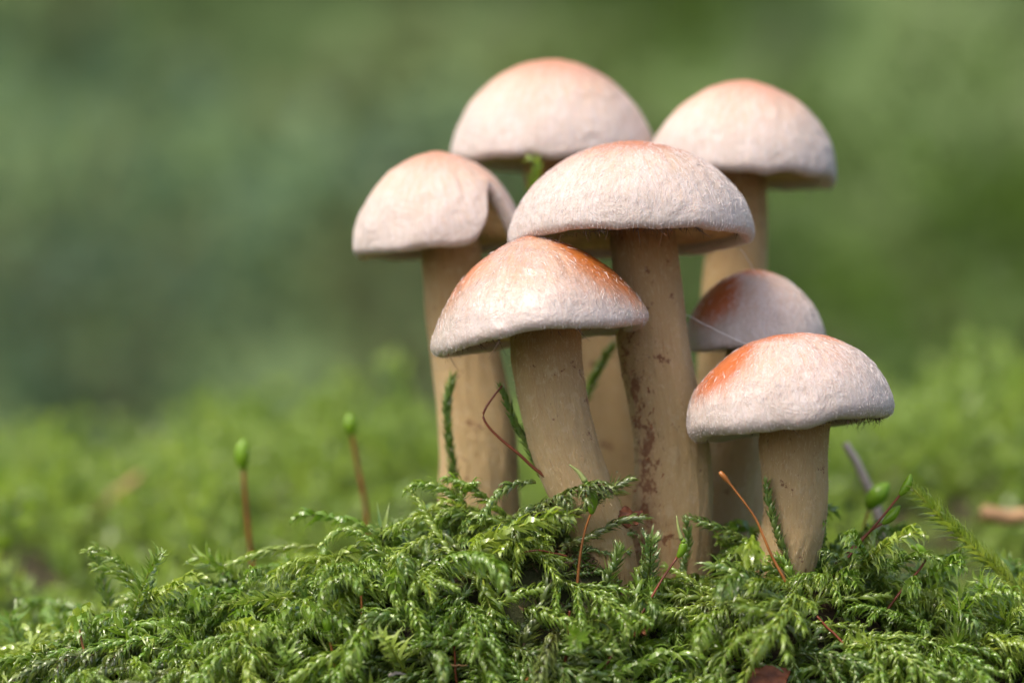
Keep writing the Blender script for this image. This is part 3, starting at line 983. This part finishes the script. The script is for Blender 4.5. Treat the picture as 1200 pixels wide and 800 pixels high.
hero('long yellow green moss shoot arching out over the bank by the forked red stalks', [(1225, 725, -.3), (1160, 660, -.35), (1105, 608, -.4), (1068, 570, -.4)], 'moss_pale', up=(.5, 0, 1), curl=.45, spread=.9, ll=.24, lw=.032, step=.022, rstem=.034,
     branches=[[(1170, 668, .1), (1176, 700, -.1), (1182, 730, -.2)], [(1130, 632, .0), (1120, 650, -.1), (1100, 655, -.2)]])
hero('horizontal moss shoot with bright lime stalk along the lower bank edge', [(1240, 722, -.5), (1150, 742, -.7), (1085, 758, -.8), (1050, 775, -.8)], 'moss_pale', up=(0, -.2, 1), curl=.7, ll=.19, spread=.8)
hero('slender lime moss shoot crossing in front of the short mushroom foot', [(1030, 768, -.7), (960, 735, -.8), (890, 712, -.85), (830, 690, -.8), (808, 688, -.8)], 'moss_pale', curl=.9, ll=.17)
hero('moss shoot with curled crozier tip standing in front of the short stem', [(938, 800, -.8), (938, 745, -.8), (940, 705, -.8), (925, 668, -.8), (907, 652, -.85), (901, 656, -.9)], 'moss', up=(-.6, -.5, .4), curl=1.2)
hero('drooping pale moss shoot bent like a finger before the slim hidden stem', [(898, 780, -.7), (900, 735, -.75), (895, 700, -.8), (880, 672, -.8), (866, 663, -.85), (862, 670, -.9)], 'moss', up=(.5, -.6, .5), curl=1.1)
hero('dark moss sprig climbing straight up the foot of the thick scaly stem', [(802, 705, -.25), (800, 670, -.25), (806, 635, -.25), (803, 606, -.25)], 'moss_deep', up=(.2, -1, 0), curl=1.0, ll=.15)
hero('dark thin moss shoot arching between the thick stem and the short stem', [(905, 668, -.1), (880, 640, -.2), (850, 622, -.25), (822, 612, -.25), (808, 604, -.25)], 'moss_deep', curl=.9, ll=.17)
hero('small moss sprig leaning against the left side of the short stem', [(925, 660, -.75), (912, 625, -.7), (901, 585, -.62), (898, 562, -.6)], 'moss_deep', up=(-1, -.3, .2), curl=.7, ll=.16)
hero('braided moss shoot pointing right across the foot of the leaning stem', [(655, 640, -.75), (690, 630, -.8), (725, 612, -.8), (760, 605, -.75)], 'moss_olive', curl=.7, spread=.45, ll=.17)
hero('braided moss shoot lying below the hanging green capsule on the leaning stem', [(660, 612, -.75), (690, 592, -.8), (715, 575, -.75), (742, 560, -.7)], 'moss_olive', curl=.7, spread=.45, ll=.17)
hero('dark pointed moss shoot leaning left from the foot of the leaning stem', [(640, 570, -.1), (622, 530, -.1), (603, 495, -.1), (590, 462, -.1), (586, 452, -.1)], 'moss_deep', up=(.6, -.6, .3), curl=.2, spread=.35, ll=.17)
hero('stout moss sprig leaning over the dark litter between the two thick stems', [(700, 705, -1.0), (712, 680, -1.0), (722, 655, -1.0), (727, 638, -1.0)], 'moss_deep', up=(.3, -1, .2), curl=.9)
hero('small upright moss sprig with tight leaves on the dark litter', [(683, 762, -1.0), (687, 735, -1.0), (688, 712, -1.0), (685, 700, -1.0)], 'moss', up=(.3, -1, .2), curl=.9, ll=.12)
hero('twisted moss shoot rising by the red round lump on the litter', [(800, 775, -1.0), (785, 745, -1.0), (768, 722, -1.0), (765, 695, -1.0), (763, 676, -1.0)], 'moss', up=(-.5, -.8, .3), curl=1.0, ll=.14)
hero('fresh moss shoot lifting its curled tip above the thick stem foot', [(905, 770, -1.1), (850, 745, -1.1), (810, 725, -1.1), (780, 712, -1.1)], 'moss', curl=1.2, ll=.17)
hero('upright pale moss shoot with forked tip at the edge of the left bank', [(200, 735, -.1), (170, 700, -.1), (142, 662, -.1), (112, 644, -.15), (98, 648, -.2)], 'moss', up=(-.4, -.3, 1), curl=.8, ll=.19, spread=.75,
     branches=[[(165, 695, -.1), (135, 672, -.15), (108, 662, -.2)], [(185, 715, -.1), (160, 712, -.25), (140, 725, -.3)]])
hero('low moss shoot reaching left like a pointed finger from the bank top', [(372, 640, .1), (335, 642, .1), (300, 650, .05), (268, 662, .0)], 'moss_pale', curl=.6, spread=.4, ll=.17)
hero('moss shoot with comb like pale leaves lying over a brown hollow', [(395, 690, -.5), (350, 698, -.6), (305, 703, -.6), (270, 705, -.6)], 'moss_pale', up=(0, -.2, 1), curl=.1, spread=.95, ll=.20, step=.04)
hero('bold arching moss frond with yellow midrib running down the left mound', [(585, 700, -.9), (545, 668, -.8), (512, 625, -.55), (492, 590, -.35), (478, 572, -.3)], 'moss_pale', up=(.4, -.3, 1), curl=1.0, ll=.16,
     branches=[[(545, 668, -.8), (520, 675, -.9), (490, 690, -1.0)], [(560, 680, -.85), (575, 660, -.8), (585, 650, -.85)], [(512, 625, -.55), (480, 640, -.7), (455, 660, -.8)], [(500, 605, -.45), (475, 612, -.5), (450, 625, -.6)]])
hero('moss frond curling over the crest of the left mound', [(560, 620, -.1), (540, 590, -.1), (515, 572, -.15), (490, 568, -.2), (476, 576, -.3)], 'moss', curl=1.2,
     branches=[[(540, 590, -.1), (545, 572, -.2), (560, 566, -.25)]])
hero('shaggy dark moss shoot draped down beside the foot of the leaning stem', [(628, 565, -.45), (600, 568, -.5), (578, 585, -.6), (562, 612, -.7)], 'moss_deep', up=(-.3, -.5, 1), curl=1.3, ll=.19)
hero('second shaggy moss shoot draped below the leaning stem with hooked leaves', [(640, 590, -.65), (618, 598, -.7), (600, 618, -.8), (590, 645, -.9)], 'moss_deep', up=(-.3, -.5, 1), curl=1.3, ll=.18)
hero('tightly combed moss shoot drooping from the crest of the left mound', [(470, 700, -.7), (455, 660, -.6), (430, 630, -.5), (400, 622, -.45), (375, 640, -.45)], 'moss', curl=1.3, ll=.19)
hero('curly pale moss shoot hanging over a dark hollow in the left mound', [(540, 775, -1.2), (505, 765, -1.3), (475, 762, -1.35), (457, 768, -1.4)], 'moss_pale', curl=1.2)
hero('blurred dark upright moss shoot standing before the notched mushroom stem', [(538, 590, 1.0), (528, 530, .95), (524, 480, .9), (530, 440, .9)], 'moss_deep', up=(0, -1, .1), curl=.4, spread=.4, ll=.2)
hero('blurred moss shoot leaning between the leaning stem and the thick stem', [(668, 500, 2.0), (690, 455, 2.0), (705, 425, 2.0), (718, 405, 2.0)], 'moss', up=(0, -1, .1), curl=.4, spread=.4, ll=.2)
hero('tiny green moss tip poking up beside the highest dome below its rim', [(615, 300, 3.0), (620, 255, 2.6), (625, 215, 2.3), (630, 190, 2.2), (618, 186, 2.2)], 'moss', up=(0, -1, .1), curl=.4, spread=.5, ll=.18)

# ------------------------------------------------------------------ moss capsules on stalks, dry stalks, litter
def lathe(S, rad, k=14):
    return tube(S, rad, k)


def capsule(label, stalk, cap_pts, cap_r, beak=None, mat='seta', r=.016, group='moss capsules on stalks'):
    """stalk (px,py,Y)... from foot to top; cap_pts foot -> mouth"""
    S = resample(on_bank_path(stalk, .55, .25), 28)
    tipY = S[-1, 1]
    base = S[0].copy()
    root = empty('moss_capsule', base, label, 'moss capsule', group)
    V, T = tube(S - base, np.linspace(r * 1.15, r * .85, 28), 7)
    link('stalk', make_mesh('stalk', V, T=T, mat=M[mat]), root)
    C = resample(np.array([P(q[0], q[1], tipY) for q in cap_pts]), 18)
    u = np.linspace(0, 1, 18)
    rad = cap_r * np.sin(np.clip(u * .92 + .06, 0, 1) * math.pi) ** .7
    V, T = tube(C - base, np.maximum(rad, .006), 14)
    c = link('capsule', make_mesh('capsule', V, T=T, mat=M['capsule']), root)
    if beak:
        Bk = resample(np.array([P(q[0], q[1], tipY) for q in beak]), 10)
        V, T = tube(Bk - base, np.linspace(cap_r * .55, .008, 10), 8)
        link('beak', make_mesh('beak', V, T=T, mat=M['beak']), c)
    return root


capsule('bright green beaked capsule hanging before the leaning stem', [(676, 690, -.95), (680, 650, -.95), (686, 620, -.95), (693, 600, -.95)], [(693, 602, -.95), (694, 588, -.95), (691, 574, -.95), (685, 562, -.95)], .072, [(686, 564, -.95), (678, 553, -.95), (667, 544, -.95)], 'seta_orange')
capsule('small green beaked capsule on long red stalk before the thick stem foot', [(703, 792, -1.3), (722, 760, -1.2), (750, 722, -1.15), (775, 680, -1.1), (794, 652, -1.05)], [(794, 653, -1.05), (799, 645, -1.05), (801, 637, -1.05), (800, 629, -1.05)], .05, [(799, 632, -1.05), (795, 618, -1.05), (793, 604, -1.05)], 'seta')
capsule('plump pale capsule on a short orange stalk in the left moss mound', [(396, 800, -1.35), (392, 775, -1.35), (387, 752, -1.35), (385, 738, -1.35)], [(385, 742, -1.35), (384, 733, -1.35), (383, 725, -1.35), (384, 719, -1.35)], .06, [(384, 722, -1.35), (388, 724, -1.38), (392, 730, -1.4)], 'seta_orange')
capsule('tall red stalk with yellow green capsule right of the short mushroom', [(972, 682, -.3), (1000, 645, -.35), (1030, 610, -.4), (1056, 578, -.4)], [(1054, 580, -.4), (1060, 573, -.4), (1065, 564, -.4), (1067, 555, -.4)], .055, None, 'seta')
capsule('lower branch like red stalk with green capsule beside the tall red stalk', [(976, 664, -.2), (1000, 640, -.2), (1020, 622, -.2), (1036, 612, -.2)], [(1034, 614, -.2), (1044, 605, -.2), (1051, 597, -.2), (1055, 592, -.2)], .06, None, 'seta')
capsule('nodding green capsule on a bent red stalk above the lower bank', [(1036, 720, -.6), (1050, 700, -.6), (1075, 670, -.6), (1085, 655, -.6), (1084, 648, -.6)], [(1085, 651, -.6), (1080, 644, -.6), (1072, 640, -.6), (1066, 641, -.6)], .05, None, 'seta')
capsule('pale green capsule hidden among the hooked leaves of the left mound', [(420, 782, -1.2), (424, 750, -1.2), (424, 720, -1.2), (423, 695, -1.2)], [(423, 697, -1.2), (422, 690, -1.2), (421, 685, -1.2), (421, 680, -1.2)], .05, None, 'seta_orange')
capsule('blurred capsule with green head on dark stalk in the moss behind the left bank', [(300, 690, 3.2), (292, 630, 3.2), (287, 575, 3.2), (285, 545, 3.2)], [(285, 550, 3.2), (284, 538, 3.2), (284, 525, 3.2), (286, 514, 3.2)], .10, None, 'seta', .03, 'blurred capsules behind the bank')
capsule('blurred upright capsule stalk near the notched mushroom', [(432, 640, 3.6), (428, 590, 3.6), (418, 540, 3.6), (412, 505, 3.6)], [(412, 510, 3.6), (411, 500, 3.6), (410, 492, 3.6), (409, 484, 3.6)], .09, None, 'seta', .03, 'blurred capsules behind the bank')
capsule('blurred green paddle shaped capsule behind the forked red stalks', [(1010, 640, 1.6), (1013, 615, 1.6), (1018, 598, 1.6), (1022, 588, 1.6)], [(1018, 596, 1.6), (1024, 585, 1.6), (1032, 576, 1.6), (1042, 566, 1.6)], .12, None, 'seta', .015)


def stalk(name, label, cat, pts, r0, r1, mat, group=None, knob=0.0):
    S = resample(on_bank_path(pts, .52, .2) if name != 'spider_thread' else np.array([P(*q) for q in pts]), 34)
    base = S[0].copy()
    S = S + np.stack([vnoise(np.linspace(0, 7, 34), np.zeros(34), seed=int(pts[0][0]) + k) for k in range(3)], 1) * .008
    rad = np.linspace(r0, r1, 34)
    if knob: rad[-4:] += knob * np.array((.4, 1, 1, .5))
    V, T = tube(S - base, rad, 8)
    return link(name, make_mesh(name, V, T=T, mat=M[mat]), None, base, label=label, category=cat, group=group)


stalk('dry_stalk', 'kinked dark brown dry stalk by the foot of the leaning stem', 'stalk', [(640, 560, -.4), (612, 535, -.4), (585, 512, -.4), (567, 492, -.4), (568, 480, -.4), (577, 466, -.4), (589, 452, -.4)], .022, .012, 'seta')
stalk('dry_stalk', 'bare orange stalk with knobbed tip leaning before the slim hidden stem', 'stalk', [(928, 695, -.95), (905, 650, -.95), (885, 608, -.95), (862, 575, -.95), (844, 552, -.95)], .02, .012, 'seta_orange', knob=.02)
stalk('dry_stalk', 'dark red stalk stub standing on the litter before the leaning stem', 'stalk', [(663, 775, -1.3), (665, 750, -1.3), (666, 730, -1.3), (667, 715, -1.3)], .02, .012, 'seta')
stalk('dry_stalk', 'thin brown straw lying over the lower left moss', 'stalk', [(600, 812, -1.45), (618, 795, -1.5), (640, 772, -1.5), (651, 758, -1.45)], .018, .01, 'seta_orange')
stalk('dry_stalk', 'dark brown strand sagging from the lime shoot down the bank', 'stalk', [(958, 722, -1.0), (985, 750, -1.1), (1008, 780, -1.2), (1020, 812, -1.25)], .014, .018, 'seta')
stalk('dry_stalk', 'short red stalk rising from the pale tuft on the left mound', 'stalk', [(562, 770, -1.3), (564, 748, -1.3), (570, 730, -1.25), (574, 718, -1.25)], .018, .01, 'seta')
stalk('dry_stalk', 'thin orange red stalk standing over the dark hollow of the left mound', 'stalk', [(535, 800, -1.3), (533, 770, -1.3), (530, 740, -1.25), (528, 728, -1.25)], .016, .010, 'seta')
stalk('dry_stalk', 'rusty upright stalk in the moss at the edge of the left bank', 'stalk', [(106, 808, -.8), (100, 775, -.8), (95, 745, -.8), (94, 724, -.8)], .018, .014, 'seta_orange')
stalk('dry_stalk', 'wine red fallen stalk lying behind the braided shoots', 'stalk', [(608, 648, -.95), (630, 645, -.98), (650, 648, -1.0), (664, 652, -1.0)], .012, .010, 'seta')
stalk('dry_straw', 'pale straw bits crossed in the hollow of the left mound', 'straw', [(515, 776, -1.3), (530, 779, -1.32), (548, 779, -1.3)], .014, .010, 'straw')
stalk('dry_straw', 'short pale twig tip poking out of the hollow in the left mound', 'straw', [(476, 790, -1.5), (466, 788, -1.5), (455, 791, -1.5)], .016, .024, 'twig')
stalk('grass_blade', 'thin translucent green bristle beside the plump pale capsule', 'bristle', [(384, 762, -1.3), (372, 740, -1.3), (362, 718, -1.3), (357, 706, -1.3)], .016, .006, 'beak')
stalk('twig', 'blurred pale grey twig behind the forked red stalks', 'twig', [(1040, 640, 2.6), (1025, 590, 2.6), (1008, 550, 2.6), (990, 520, 2.6)], .08, .05, 'twig')
stalk('twig', 'blurred brown twig lying in the moss behind the arching shoot', 'twig', [(1150, 600, 5.5), (1180, 606, 5.5), (1215, 604, 5.5), (1260, 612, 5.5)], .12, .10, 'straw')
stalk('twig', 'blurred tan stem lying in the far left moss', 'twig', [(90, 625, 12), (115, 600, 12), (140, 575, 12), (165, 556, 12)], .08, .05, 'straw')
# silk
stalk('spider_thread', 'spider silk thread slung across the small brick orange cap', 'thread', [(800, 367, .55), (830, 382, .40), (860, 396, .25), (876, 404, .15)], .0045, .0045, 'silk')
stalk('spider_thread', 'short spider thread from the felted cap rim to the small brick cap', 'thread', [(868, 292, .55), (876, 304, .8), (885, 320, 1.2)], .004, .004, 'silk')


def flake(name, label, cat, c, size, mat, rot, seed, thick=.25, group=None):
    """crumpled bit of bark or leaf"""
    n = 14
    g = np.linspace(-1, 1, n)
    X, Yg = np.meshgrid(g, g, indexing='ij')
    d = np.hypot(X, Yg)
    lim = .72 + .25 * vnoise(np.arctan2(Yg, X) * 1.7, d * 0 + seed, seed=seed)
    k = np.where(d > 1e-6, np.minimum(1, lim / np.maximum(np.maximum(abs(X), abs(Yg)), 1e-6)), 1)
    X, Yg = X * lim, Yg * lim
    Z = .35 * fbm(X * 1.6, Yg * 1.6, seed=seed) + .25 * X * X
    top = np.stack((X, Yg, Z + thick * .5 * (1 - d * .5)), -1).reshape(-1, 3)
    bot = np.stack((X, Yg, Z - thick * .5 * (1 - d * .5)), -1).reshape(-1, 3)
    V = np.concatenate((top, bot)) * np.array(size)
    i, j = np.meshgrid(np.arange(n - 1), np.arange(n - 1), indexing='ij')
    q = np.stack((i * n + j, (i + 1) * n + j, (i + 1) * n + j + 1, i * n + j + 1), -1).reshape(-1, 4)
    m = n * n
    ring = [i * n for i in range(n)] + [(n - 1) * n + j for j in range(1, n)] + [i * n + n - 1 for i in range(n - 2, -1, -1)] + [j for j in range(n - 2, 0, -1)]
    ring = np.array(ring); nx = np.roll(ring, -1)
    Q = np.concatenate((q, q[:, ::-1] + m, np.stack((ring, nx, nx + m, ring + m), 1)))
    o = link(name, make_mesh(name, V, Q=Q, mat=M[mat]), None, on_bank(c, .3), label=label, category=cat, group=group)
    o.rotation_euler = [math.radians(a) for a in rot]
    return o


flake('bark_flake', 'reddish crumb of bark caught between the leaning stem and the thick stem', 'bark', (738, 606, -.35), (.20, .16, .16), 'bark', (60, 10, 20), 4, .5)
flake('bark_flake', 'round red brown lump on the litter before the thick stem', 'bark', (750, 735, -1.15), (.14, .14, .14), 'bark', (80, 0, 30), 8, 1.1)
flake('bark_flake', 'brown red leaf scrap at the bottom of the bank', 'leaf', (893, 795, -1.45), (.36, .22, .20), 'bark', (50, 12, 10), 12, .15)
flake('bark_flake', 'red brown scrap in a hollow of the left moss', 'leaf', (306, 722, -.35), (.2, .16, .16), 'bark', (70, 0, 0), 15, .5)
flake('stone', 'grey stone crumb under the moss at the bottom of the bank', 'stone', (700, 806, -1.5), (.7, .35, .22), 'twig', (10, 0, 0), 19, 1.0)
# litter at the stem feet: small dark crumbs, uncountable
lr = np.random.default_rng(9)
NL = 6000
p, n = surf(np.where(np.arange(NL) < 2000, lr.normal(1.3, 1.0, NL), lr.uniform(-8, 8, NL)), lr.uniform(-1.8, .8, NL))
d = NRM(lr.normal(size=(NL, 3)) + n * .2); l = lr.uniform(.04, .30, (NL, 1)); s_ = NRM(np.cross(d, lr.normal(size=(NL, 3)))) * lr.uniform(.004, .014, (NL, 1))
c = p + n * lr.uniform(.0, .10, (NL, 1))
V = np.stack((c - d * l / 2 - s_ * .5, c - d * l / 2 + s_ * .5, c + s_ + n * .02, c - s_ + n * .02, c + d * l / 2), 1).reshape(-1, 3)
T = (np.arange(NL)[:, None, None] * 5 + np.array(((0, 1, 2), (0, 2, 3), (3, 2, 4)))[None]).reshape(-1, 3)
link('litter', make_mesh('litter', V, T=T, mat=M['litter'], smooth=False), kind='stuff', label='dark brown leaf litter crumbs around the stem feet', category='litter')

# ------------------------------------------------------------------ undergrowth far behind
def leafmat(name, c):
    return simple(name, c, .5, .35, var=.3, scale=6, transl=.3)


SH = [leafmat('shrub_leaf_grey', (.105, .160, .062)), leafmat('shrub_leaf_green', (.085, .140, .026)), leafmat('shrub_leaf_blue', (.085, .150, .078)), leafmat('shrub_leaf_lime', (.095, .165, .016)), leafmat('shrub_leaf_olive', (.105, .125, .040))]
M['wood'] = simple('shrub_wood', (.10, .07, .045), .8, .2, var=.4, scale=30)


def shrub(label, x, y, w, h, mat, seed, nl=1500):
    r = np.random.default_rng(seed)
    z0 = float(H(np.array([x]), np.array([y]))[0])
    root = empty('shrub', (x, y, z0), label, 'shrub', 'shrubs far behind the moss')
    bag = Bag()
    for i in range(7):
        a = r.uniform(0, 6.28); d = np.array((math.cos(a) * w * .35, math.sin(a) * w * .3, h * r.uniform(.55, .95)))
        S = resample(np.array([(0, 0, -3), d * .5 + (0, 0, h * .1), d]), 8)
        bag.add(*tube(S, np.linspace(h * .014, h * .004, 8), 5))
    V, T, A = bag.get()
    link('stems', make_mesh('stems', V, T=T, mat=M['wood']), root, kind='stuff')
    c = r.normal(size=(nl, 3)); c = NRM(c) * r.uniform(.25, 1, (nl, 1)) ** .5
    c = c * np.array((w * .5, w * .45, h * .5)) + np.array((0, 0, h * .52))
    lump = fbm(c[:, 0] / w * 5, c[:, 1] / w * 5, c[:, 2] / w * 5, seed=seed)
    c = c[lump > -.45]
    n = len(c)
    d = NRM(r.normal(size=(n, 3)) + np.array((0, 0, -.3))); s = NRM(np.cross(d, r.normal(size=(n, 3)) + np.array((0, 0, 2.))))
    nn = np.cross(d, s)
    l = r.uniform(.08, .15, (n, 1)) * h
    V = np.stack((c, c + d * l * .5 + s * l * .3 + nn * l * .08, c + d * l, c + d * l * .5 - s * l * .3 + nn * l * .08), 1).reshape(-1, 3)
    T = (np.arange(n)[:, None, None] * 4 + np.array(((0, 1, 2), (0, 2, 3)))[None]).reshape(-1, 3)
    link('leaves', make_mesh('leaves', V, T=T, mat=mat), root, kind='stuff')


shr = np.random.default_rng(41)
tone = ['grey green', 'leaf green', 'bluish green', 'lime green', 'olive green']
ROWS = [(300, 'at the foot of the slope', 32), (380, 'on the lower slope', 42), (470, 'halfway up the slope', 52), (580, 'on the upper slope', 64), (720, 'at the top of the slope', 80)]
n_sh = 0
for y, where, h in ROWS:
    xs_ = np.arange(-.42 * y, .42 * y, h * 1.15)
    for x in xs_:
        x = x + shr.uniform(-.3, .3) * h
        rx = x / y                                     # the undergrowth changes from greyish to lime along the slope
        m_ = int(shr.choice([0, 1, 2, 4], p=[.38, .37, .13, .12])) if rx < .06 else int(shr.choice([1, 3, 0], p=[.35, .60, .05]))
        hh = h * shr.uniform(.75, 1.2); ww = hh * shr.uniform(1.2, 1.7)
        shape = 'spreading' if ww / hh > 1.5 else 'rounded' if ww / hh > 1.33 else 'upright'
        shrub(f'blurred {shape} {tone[m_]} shrub {where} far behind the moss', float(x), y + shr.uniform(-25, 25), ww, hh, SH[m_], 100 + n_sh, nl=500)
        n_sh += 1

print('TOTAL TRIS', sum(len(p_.loops) - 2 * len(p_.polygons) for p_ in bpy.data.meshes), 'objects', len(bpy.data.objects))
